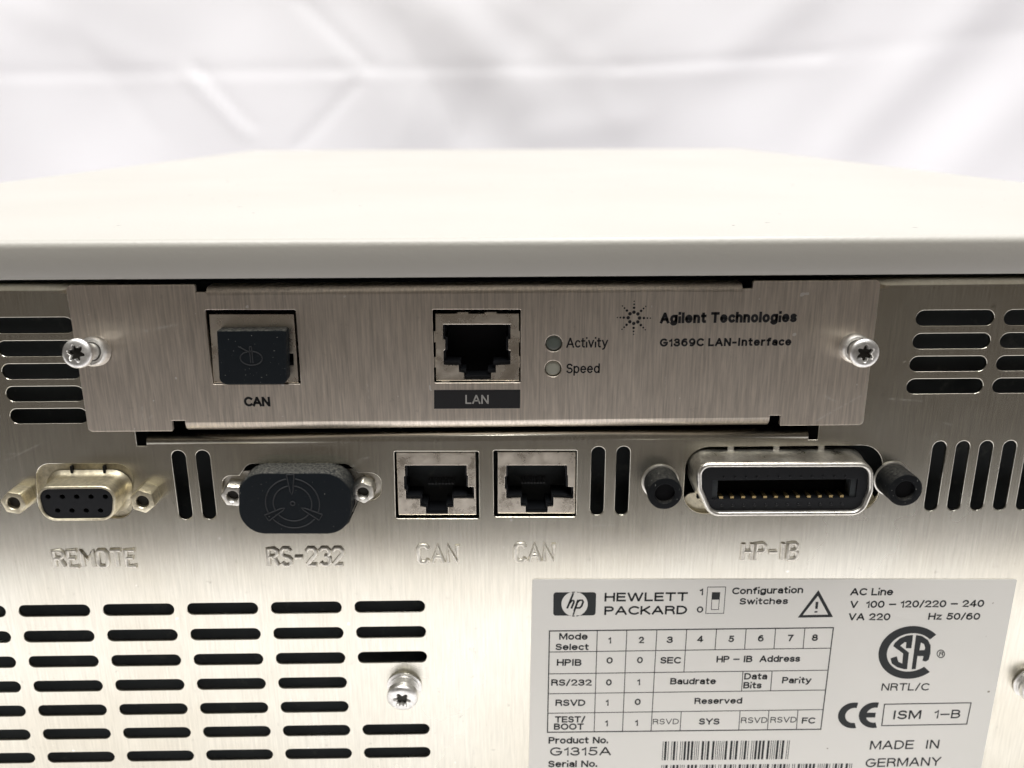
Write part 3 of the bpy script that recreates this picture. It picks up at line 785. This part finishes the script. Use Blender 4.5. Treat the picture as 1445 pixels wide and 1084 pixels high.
# --- printed product label stuck on the panel
YL = -.16
lab = [P(751, 817.5, YL), P(1435.5, 817.5, YL), P(1372, 1150, YL), P(744.5, 1158, YL)]
lb = plate_obj('product_label', [rpoly(lab, .5, 3)], YL, .14, M_LABEL, None, .02); U(lb)
YI = YL-.025
T = bmesh.new()
for s, xl, xr, yb, cap, *o in [
  ('1', 987, 992, 840, 9.6), ('0', 983, 992, 864.7, 8.8),
  ('Configuration', 1032.8, 1133, 838.9, 9.6, 837.2), ('Switches', 1043.3, 1111.6, 853.3, 9, 852.6),
  ('Mode', 788.9, 829.2, 902.9, 9.4), ('Select', 783.7, 830.6, 917.5, 9),
  ('1', 858.3, 862.4, 908.2, 9.2), ('2', 901.1, 908.7, 907.8, 9.2), ('3', 940.7, 949.3, 907.5, 9.2), ('4', 983.5, 992, 906.5, 9.2), ('5', 1027.5, 1035.4, 906.3, 9.2),
  ('6', 1069.2, 1077.2, 905.5, 9.2), ('7', 1111, 1118.9, 905, 9.2), ('8', 1145.1, 1153.7, 904.5, 9.2),
  ('HPIB', 785.6, 820.5, 939.7, 9.4), ('0', 855.6, 864.4, 936.5, 8.8), ('0', 898.6, 906.9, 936, 8.8), ('SEC', 931.5, 960.4, 936.5, 9.2),
  ('HP \u2013 IB  Address', 1010.7, 1128.7, 935, 9.2, 934), ('RS/232', 777.7, 835, 967.8, 9), ('0', 854.9, 863, 967.5, 8.8), ('1', 898.9, 903.2, 967, 8.8),
  ('Baudrate', 945.5, 1010, 966, 9, 965.7), ('Data', 1049.8, 1082.2, 959, 9), ('Bits', 1048.5, 1074.3, 971.6, 9), ('Parity', 1103.2, 1144.4, 964.5, 9),
  ('RSVD', 783.7, 825.8, 996.3, 9), ('1', 854.6, 858.8, 996, 8.8), ('0', 895.4, 903.8, 995, 8.8), ('Reserved', 979.7, 1047, 993.7, 8.6, 993),
  ('TEST/', 782.9, 825.6, 1019.7, 8.8), ('BOOT', 781.5, 823.5, 1029.9, 8.8), ('1', 853.7, 857.8, 1025, 8.8), ('1', 896, 900.2, 1024.5, 8.8),
  ('SYS', 985.9, 1015, 1022.6, 8.7), ('FC', 1131, 1149.6, 1021.2, 8.6),
  ('Product No.', 773.9, 858, 1049.6, 9.4, 1049.2), ('Serial No.', 773.4, 842.6, 1082.8, 9.2, 1082.4),
  ('AC Line', 1199.6, 1259.8, 840.3, 10.2), ('V  100 \u2013 120/220 \u2013 240', 1199.3, 1388, 858.2, 10, 856.6), ('VA 220', 1196.9, 1255.7, 875.5, 10), ('Hz 50/60', 1309.3, 1382.3, 874.7, 9.6)]:
    put_text(T, s, xl, xr, yb, cap, o[0] if o else None, .20, YI)
for s, xl, xr, yb, cap, yb2, bold in [
  ('RSVD', 921, 957.5, 1022.3, 7.6, 1022, .13), ('RSVD', 1045.3, 1082.6, 1020.6, 8, 1020.2, .14), ('RSVD', 1086.8, 1123.6, 1020, 8, 1019.6, .14),
  ('HEWLETT', 852.9, 970, 849, 12.4, 848.2, .195), ('PACKARD', 852.6, 969.2, 868, 12.2, 866.9, .195), ('G1315A', 776, 862, 1066.6, 11.8, 1066, .155),
  ('NRTL/C', 1243.3, 1310.2, 974.7, 10.3, 974.5, .155), ('ISM', 1259.2, 1298.8, 1015.2, 12.4, 1014.8, .17), ('1\u2013B', 1317.5, 1354.2, 1014, 12, 1013.6, .15),
  ('MADE  IN', 1227, 1324.3, 1058, 12.4, 1056.4, .15), ('GERMANY', 1220.7, 1326.7, 1082.9, 12.2, 1080.4, .15)]:
    put_text(T, s, xl, xr, yb, cap, yb2, bold, YI)
printed('printed_text', T, M_LINK, lb)
# table rules
G = bmesh.new()
def lerp(a, b, t): return (a[0]+(b[0]-a[0])*t, a[1]+(b[1]-a[1])*t)
TL, TR, BR, BL = (775.4, 890.6), (1176, 885.9), (1158.2, 1029.2), (772.5, 1033.5)
for a, b, wd in ((TL, TR, .26), (TR, BR, .24), (BR, BL, .26), (BL, TL, .24)): bar(G, a, b, wd, YI)
RW = [(TL, TR), ((774.9, 920.3), (1171.3, 914.8)), ((774.2, 951.1), (1168, 945.9)), ((773.7, 979.2), (1164.3, 973.9)), ((773.1, 1006.7), (1161.1, 1001.5)), (BL, BR)]
for a, b in RW[1:5]: bar(G, a, b, .17, YI)
CT = [842.9, 884.6, 927, 969.1, 1011.2, 1052.9, 1094.5, 1135.8]; CB = [838.4, 878.4, 918.7, 959.6, 1000.5, 1042.4, 1082.9, 1123.8]
def vline(c, r0, r1):
    def at(r):
        t = (RW[r][0][1]-890.6)/(1033.5-890.6); x = CT[c]+(CB[c]-CT[c])*t
        a, b = RW[r]; return (x, a[1]+(b[1]-a[1])*(x-a[0])/(b[0]-a[0]))
    bar(G, at(r0), at(r1), .17, YI)
for c in range(3): vline(c, 0, 5)
vline(3, 0, 2); vline(3, 4, 5)
vline(4, 0, 1)
for c in (5, 6): vline(c, 0, 1); vline(c, 2, 3); vline(c, 4, 5)
vline(7, 0, 1); vline(7, 4, 5)
for q in ((1257.0+0*0, 0),): pass
BXP = [(1180+372/5.453, 960+185/5.453), (1180+1038/5.453, 960+174/5.453), (1180+1004/5.453, 960+338/5.453), (1180+350/5.453, 960+350/5.453)]
for i in range(4): bar(G, BXP[i], BXP[(i+1) % 4], .24, YI)
SW = [(998.6, 828.6), (1024.1, 828.4), (1021.2, 865.6), (995.9, 865.8)]
for i in range(4): bar(G, SW[i], SW[(i+1) % 4], .13, YI)
zp = lambda x, y: (970+x/5.704, 810+y/5.704)
I4 = [zp(200, 150), zp(262, 150), zp(250, 287), zp(192, 287)]
for i in range(4): bar(G, I4[i], I4[(i+1) % 4], .13, YI)
flat(G, [PL([zp(200, 150), zp(262, 150), zp(257, 207), zp(196, 207)], YI-.004)], YI-.004)
printed('printed_table', G, M_LINK, lb)
# warning triangle
W = bmesh.new()
flat(W, [PL([zp(1055, 130), zp(888, 352), zp(1172, 347)], YI), PL([zp(1051, 176), zp(928, 332), zp(1133, 328)], YI)], YI)
flat(W, [PL([zp(1033, 225), zp(1055, 225), zp(1048, 281), zp(1029, 281)], YI)], YI)
flat(W, [PL([zp(1024, 300), zp(1048, 299), zp(1046, 311), zp(1022, 312)], YI)], YI)
printed('warning_triangle', W, M_LINK, lb)
# maker's badge: dark rounded tile with a pale disc and slanted letters
W = bmesh.new(); zq = lambda x, y: (750+x/5.704, 810+y/5.704)
tile = rpoly(PL([zq(177, 149), zq(521, 148), zq(515, 333), zq(175, 336)], YI), .6, 5)
disc = [P(*zq(347+106*math.cos(t), 243+100*math.sin(t)), YI) for t in [2*math.pi*i/48 for i in range(48)]]
flat(W, [tile, disc], YI)
def slant(pts): return PL([zq(*p) for p in pts], YI-.004)
def stroke(bm, pts, wd, Y=YI-.004):
    pts = [Vector(P(*zq(*p), Y)) for p in pts]; n = len(pts); Lf, Rt = [], []
    for i, p in enumerate(pts):
        d = (pts[min(i+1, n-1)]-pts[max(i-1, 0)]).normalized(); k = Vector((-d.y, d.x))*wd/2
        Lf.append(p+k); Rt.append(p-k)
    for i in range(n-1):
        bm.faces.new([bm.verts.new((q.x, Y, q.y)) for q in (Lf[i], Lf[i+1], Rt[i+1], Rt[i])])
for st in ([(337, 156), (287, 278)], [(306, 236), (325, 214), (340, 215), (342, 226), (321, 278)],
           [(376, 208), (333, 330)], [(366, 232), (388, 212), (410, 212), (416, 224), (404, 258), (388, 273), (362, 274), (353, 266)]):
    stroke(W, st, .42)
printed('maker_badge', W, M_LINK, lb)
for st, wd, nm in (([(347, 136), (336, 160)], .7, 0), ([(330, 325), (322, 344)], .7, 0)): pass
W = bmesh.new()
stroke(W, [(362, 140), (347, 175)], .5, YI-.008); stroke(W, [(322, 140), (312, 165)], .22, YI-.008)
stroke(W, [(318, 345), (334, 300)], .28, YI-.008); stroke(W, [(352, 342), (366, 300)], .4, YI-.008)
printed('badge_gap', W, M_LABEL, lb)
# certification mark: open ring C round the letters S and A
W = bmesh.new(); zr = lambda x, y: (1180+x/5.453, 810+y/5.453)
def arc_band(cx, cy, ro, ri, a0, a1, n=48, sk=0.0, ky=1.0):
    o = []; i_ = []
    for k in range(n+1):
        t = a0+(a1-a0)*k/n
        o.append(P(*zr(cx+ro*math.cos(t)-sk*ro*math.sin(t)*ky, cy+ro*ky*math.sin(t)), YI)); i_.append(P(*zr(cx+ri*math.cos(t)-sk*ri*math.sin(t)*ky, cy+ri*ky*math.sin(t)), YI))
    return o+i_[::-1]
D = math.radians
def c_ring():
    o, i_ = [], []
    for k in range(61):
        t = D(48)+D(360-48-42)*k/60                      # from lower tip round the left side to upper tip
        x, y = math.cos(t), math.sin(t)
        o.append(P(*zr(572+246*x-22*y, 604+203*y), YI)); i_.append(P(*zr(572+181*x-22*y, 604+148*y), YI))
    return o+i_[::-1]
flat(W, [c_ring()], YI)
flat(W, [PL([zr(*p) for p in [(592,470),(545,474),(490,496),(450,532),(438,556),(515,612),(508,690),(478,676),(466,634),(418,650),(428,690),(470,718),(520,732),(545,733),(560,606),(492,552),(530,524),(540,528),(536,572),(578,572)]], YI)], YI)
flat(W, [PL([zr(*p) for p in [(615,470),(660,478),(705,508),(727,550),(725,612),(712,660),(690,674),(664,668),(672,632),(625,632),(612,732),(580,734)]], YI),
         PL([zr(*p) for p in [(652,528),(676,540),(684,566),(680,586),(640,588)]], YI)], YI)
ro = [P(*zr(805+32*math.cos(t), 615+32*math.sin(t)), YI) for t in [2*math.pi*i/32 for i in range(32)]]
flat(W, [ro, scale_loop(ro, .80, P(*zr(805, 615), YI))], YI)
put_text(W, 'R', zr(790, 0)[0], zr(822, 0)[0], zr(0, 632)[1], 34/5.453, None, .16, YI)
printed('certification_mark', W, M_LINK, lb)
# CE mark
W = bmesh.new(); ze = lambda x, y: (1180+x/5.453, 960+y/5.453)
def ce(cx, cy, bar_):
    o, i_ = [], []
    for k in range(41):
        t = D(78)+D(204)*k/40; x, y = math.cos(t), math.sin(t)
        o.append(P(*ze(cx+122*x-8*y, cy+99*y), YI)); i_.append(P(*ze(cx+66*x-8*y, cy+58*y), YI))
    flat(W, [o+i_[::-1]], YI)
    if bar_: flat(W, [PL([ze(cx-66, cy-19), ze(cx+9, cy-19), ze(cx+4, cy+18), ze(cx-68, cy+18)], YI-.003)], YI-.003)
ce(136, 271, False); ce(296, 269, True)
printed('conformity_mark', W, M_LINK, lb)
# barcodes (code 39 style bars)
def barcode(xl, xr, yl, yr, hb, hb2, seed):
    rnd = random.Random(seed); W = bmesh.new(); cells = []
    n = max(6, int((xr-xl)/19.4))
    for c in range(n):
        wide = set(rnd.sample(range(5), 2)); sp = rnd.randrange(4)
        for k in range(5):
            cells.append((1, 2.5 if k in wide else .75)); cells.append((0, 2.8 if k == sp else 1.25))
    tot = sum(c[1] for c in cells); x = 0.0
    for on, wd in cells:
        if on:
            a, b = x/tot, (x+wd*.92)/tot; xa, xb_ = xl+(xr-xl)*a, xl+(xr-xl)*b
            ya, yb = yl+(yr-yl)*a, yl+(yr-yl)*b
            sl = (736-(xa))*.00028
            pts = [(xa, ya), (xb_, yb), (xb_+(736-xb_)*hb/3450*-1*-1, yb+hb), (xa+(736-xa)*hb/3450, ya+hb)]
            W.faces.new([W.verts.new((q[0], YI, q[1])) for q in PL(pts, YI)])
        x += wd
    printed('barcode', W, M_LINK, lb)
barcode(935.5, 1116.5, 1046.5, 1044.8, 26.5, 0, 3)
barcode(933.5, 1204.5, 1079.7, 1077.4, 26, 0, 5)

# ------------------------------------------------------------------ the plug-in interface card
YK = -1.15                                            # front face of the card
card = tag(empty('interface_card', (0, YK, P(680, 606)[1])),
           'brushed steel network interface card screwed into the bay under the cream lid', 'interface card')
CLOC = Vector(card.location)
def K(o): o.parent = card; o.location = -CLOC; return o
WX0, WX1 = P(95, 406, YK)[0], P(1240, 402, YK)[0]
xl0 = (P(95, 406, YK)[0]+P(122, 604, YK)[0])/2; xr0 = (P(1241.6, 401.6, YK)[0]+P(1219, 598, YK)[0])/2
zT = (P(250, 403, YK)[1]+P(1150, 395, YK)[1])/2; zB = (P(180, 608, YK)[1]+P(1180, 601.5, YK)[1])/2
ntl = (P(275, 405, YK)[0], P(290, 405, YK)[0]); ntr = (P(1048.5, 403, YK)[0], P(1063, 403, YK)[0])
nbl = (P(243, 601, YK)[0], P(262, 601, YK)[0]); nbr = (P(1086, 590, YK)[0], P(1101, 596, YK)[0])
zN = P(283, 412.5, YK)[1]; zNb = P(252, 594, YK)[1]; FR = 1.55
zFt = zT-.0; ft = P(680, 402.5, YK)[1]-FR-.1; FRB = 2.1; fb = P(680, 607.0, YK)[1]+FRB
out = [(xl0, zB), (nbl[0], zB), (nbl[0], zNb), (nbl[1], zNb), (nbl[1], fb), (nbr[0], fb), (nbr[0], zNb), (nbr[1], zNb), (nbr[1], zB), (xr0, zB),
       (xr0, zT), (ntr[1], zT), (ntr[1], zN), (ntr[0], zN), (ntr[0], ft), (ntl[1], ft), (ntl[1], zN), (ntl[0], zN), (ntl[0], zT), (xl0, zT)]
if fb < zNb: pass
out = rpoly(out, [.9, .25, .1, .1, 0, 0, .1, .1, .25, .9, .9, .3, .1, .1, 0, 0, .1, .1, .3, .9], 5)
ch = [rpoly(PL([(289.5, 437.5), (417, 437.5), (424.5, 542), (300.5, 542.5)], YK), .25, 3),
      rpoly(PL([(610, 437), (735, 437), (735, 540), (612.5, 540.5)], YK), .25, 3),
      circ(*P(781.5, 485, YK), 1.62, 32), circ(*P(780.5, 520.5, YK), 1.62, 32)]
def card_extra(bm):
    b2 = bmesh.new()
    fold(b2, ntl[1], ntr[0], ft+.005, FR, 1, YK, .7, 3)
    fold(b2, nbl[1], nbr[0], fb-.005, FRB, -1, YK, .7, 2.5)
    bmesh.ops.recalc_face_normals(b2, faces=b2.faces)
    me = bpy.data.meshes.new('t'); b2.to_mesh(me); b2.free()
    for p in me.polygons: p.use_smooth = abs(p.normal.x) < .5 and abs(p.normal.y) < .9995
    joinbm(bm, me)
K(plate_obj('faceplate', [out]+ch, YK, .95, M_CARD, None, .12, 2, card_extra))
fp = bpy.data.objects['faceplate']
# near-black slab put behind the card, its colour standing for the bay's shade
bm = bmesh.new(); bx(bm, BX0-1, BX1+1, 4.2, 5.6, BZ0-2.4, BZ1); K(finish(bm, 'bay_shade_slab', M_VOID, None, 30))
# LAN jack
YJ = YK+.35
zl = lambda x, y: (560+x/4.516, 380+y/4.516)
lanS = PL([zl(*p) for p in [(246, 284), (778, 284), (779, 711), (250, 711)]], YJ)
lanO = PL([zl(*p) for p in [(294, 352), (724, 352), (724, 445), (710, 448), (710, 516), (724, 519), (724, 607), (631, 613), (631, 660), (600, 661), (600, 702), (430, 702), (428, 661), (396, 656), (395, 613), (298, 610), (298, 518), (309, 514), (308, 450), (294, 447)]], YJ)
b_ = []
for x0, x1, y in ((385, 455, 278), (560, 635, 278), (285, 335, 714), (695, 750, 714)):
    p0 = P(*zl(x0, y+5), YJ); p1 = P(*zl(x1, y-5), YJ); b_.append((p0[0], p1[0], p0[1], p1[1]))
for y0, y1, x in ((395, 465, 242), (560, 625, 245), (395, 465, 781), (555, 625, 782)):
    p0 = P(*zl(x-4, y1), YJ); p1 = P(*zl(x+4, y0), YJ); b_.append((p0[0], p1[0], p0[1], p1[1]))
q = [P(*zl(*p), YJ) for p in ((298, 588), (405, 612), (615, 588), (724, 612), (396, 640), (440, 662), (580, 640), (632, 662), (430, 680), (600, 702))]
lan = jack('network_port', lanS, lanO, YJ, None, 11, [(q[0][0], q[1][0], q[1][1], q[0][1]), (q[2][0], q[3][0], q[3][1], q[2][1]), (q[4][0], q[5][0], q[5][1], q[4][1]), (q[6][0], q[7][0], q[7][1], q[6][1]), (q[8][0], q[9][0], q[9][1], q[8][1])], None, b_)
K(lan)
zc_ = lambda x, y: (260+x/4.517, 380+y/4.517)
canS = PL([zc_(*p) for p in [(158, 288), (698, 288), (728, 725), (188, 725)]], YJ)
canO = PL([zc_(*p) for p in [(260, 400), (640, 400), (650, 535), (694, 537), (696, 614), (655, 616), (600, 680), (300, 680), (262, 620)]], YJ)
can = jack('network_port', canS, canO, YJ, None); K(can)
# indicator lenses
for (px, py), mm_, lb_ in (((781.5, 485), M_LED, 'dark grey indicator lens'), ((780.5, 520.5), M_LEDC, 'pale grey indicator lens')):
    cx, cz = P(px, py, YK); bm = bmesh.new(); L = []
    for k in range(6):
        a = math.pi/2*k/6; L.append(at_y(circ(cx, cz, 1.5*math.cos(a)+.001, 32), YK+.55-.35*math.sin(a)))
    rings(bm, [at_y(circ(cx, cz, 1.5, 32), YK+4)]+L, False, True)
    K(tag(finish(bm, 'indicator_light', mm_, None, 60), lb_))
# printing on the card
YT = YK-.02
W = bmesh.new()
put_text(W, 'CAN', 344.8, 381.8, 573.7, 13.7, 573.7, .235, YT, .26)
K(printed('printed_text', W, M_INK, None)); W = bmesh.new()
put_text(W, 'Activity', 799, 857.8, 491, 14.2, 490.4, .15, YT)
put_text(W, 'Speed', 799, 846.3, 527, 13.8, 526.6, .15, YT)
K(printed('printed_text', W, M_INK, None)); W = bmesh.new()
put_text(W, 'Agilent Technologies', 931.2, 1123.9, 456.6, 15.4, 454.8, .25, YT, .40)
put_text(W, 'G1369C LAN-Interface', 930.8, 1116.3, 489.4, 11.6, 487.8, .235, YT, .40)
K(printed('printed_text', W, M_INK, None))
W = bmesh.new()
for k in range(8):
    t = math.pi/4*k+.02
    for r, rad in ((36, 11.5), (64, 8.5), (86, 6), (105, 4.6)):
        cx, cy = 840+(246+r*math.sin(t))/4.516, 380+(310-r*math.cos(t))/4.516
        flat(W, [circ(*P(cx, cy, YT), rad/4.516/7.55, 14)], YT)
K(printed('maker_emblem', W, M_INK, None))
W = bmesh.new(); flat(W, [PL([(612.5, 550.5), (734.2, 550), (733.8, 576.3), (612.5, 577)], YT)], YT)
strip = K(printed('port_label', W, M_INK, None))
W = bmesh.new(); put_text(W, 'LAN', 656.8, 689.5, 570, 12.6, 570, .15, YT-.02)
printed('printed_text', W, M_PALEINK, strip)
# captive thumb screws
K(screw('thumbscrew', card, P(136, 495.5, YK), P(106.5, 499, YK-7.5), YK, YK-7.5, 2.72, M_CHROME, False, .7, (2.85, 2.2), ang=.2, rs=.6))
K(screw('thumbscrew', card, P(1204, 490.5, YK), P(1221.5, 499.5, YK-6.2), YK, YK-6.2, 2.75, M_CHROME, False, .7, (2.85, 2.2), ang=.55, rs=.6))

# ------------------------------------------------------------------ dust caps
def cap_loft(name, face, y_back, y_front, rnd, material, label, cat, relief=None):
    bm = bmesh.new(); L = [at_y(face, y_back)]
    L.append(at_y(face, y_front+rnd))
    for k in range(1, 6):
        a = math.pi/2*k/5; L.append(at_y(inset(face, rnd*(1-math.cos(a))), y_front+rnd*(1-math.sin(a))))
    rings(bm, L, True, True)
    c = (sum(p[0] for p in face)/len(face), sum(p[1] for p in face)/len(face))
    root = tag(empty(name, (c[0], y_back, min(p[1] for p in face))), label, cat)
    o = finish(bm, 'cap_body', material, root, 45); o.location = -Vector(root.location)
    return root, c, y_front
# oval cap on the RS-232 socket
YO = -4.8
zo = lambda x, y: (300+x/4.516, 600+y/4.516)
of = rpoly(PL([zo(165, 303), zo(880, 303), zo(880, 697), zo(165, 697)], YO), [5.0, 5.0, 5.0, 5.0], 12)
root, c, yf = cap_loft('dust_cap', of, .6, YO, .45, M_RUBBER,
                       'oval black rubber dust cap with raised ring, pushed over the RS-232 socket', 'dust cap')
bm = bmesh.new()
cc = P(*zo(510, 500), YO)
def arc3(r, a0, a1, n=20): return [(cc[0]+r*math.cos(a0+(a1-a0)*i/n), YO, cc[1]+r*math.sin(a0+(a1-a0)*i/n)) for i in range(n+1)]
r1, r2 = 5.25, 3.75
for k in range(3):
    a0 = math.pi/2+k*2*math.pi/3
    for r in (r1, r2): tube_path(bm, arc3(r, a0+.16, a0+2*math.pi/3-.16), .14, 6)
    d = Vector((math.cos(a0), math.sin(a0))); n = Vector((-d.y, d.x))
    tr = [(d*6.1+n*.72), (d*2.6+n*.28), (d*1.9), (d*2.6-n*.28), (d*6.1-n*.72), (d*6.1+n*.72)]
    tube_path(bm, [(cc[0]+q.x, YO, cc[1]+q.y) for q in tr], .14, 6)
tube_path(bm, arc3(.42, 0, 2*math.pi, 12), .14, 6)
o = finish(bm, 'raised_emblem', M_EMBL, root, 60); o.location = -Vector(root.location)
# square cap on the card's CAN port
YS = YK-2.4
sf = rpoly(PL([zc_(205, 392), zc_(648, 388), zc_(655, 735), zc_(224, 737)], YS), [.35, .5, 1.3, 1.3], 6)
root, c, yf = cap_loft('dust_cap', sf, YK-.1+.4, YS, .3, M_RUBBER,
                       'square black rubber dust cap plugged into the card port above CAN', 'dust cap')
bm = bmesh.new(); c2 = P(*zc_(427, 568), YS); r = 1.75
pts = [(c2[0]+2.05*math.cos(t), YS, c2[1]+1.35*math.sin(t)) for t in [2*math.pi*i/24 for i in range(25)]]
tube_path(bm, pts, .12, 6)
for st in ([(-.15, -.9), (-.15, 2.2)], [(-.15, 1.1), (-2.2, 2.3)], [(-.15, 2.2), (.3, 2.2)], [(.25, -.9), (.25, 2.2)]):
    tube_path(bm, [(c2[0]+a, YS, c2[1]+b) for a, b in st], .12, 6)
o = finish(bm, 'raised_emblem', M_EMBL, root, 60); o.location = -Vector(root.location)
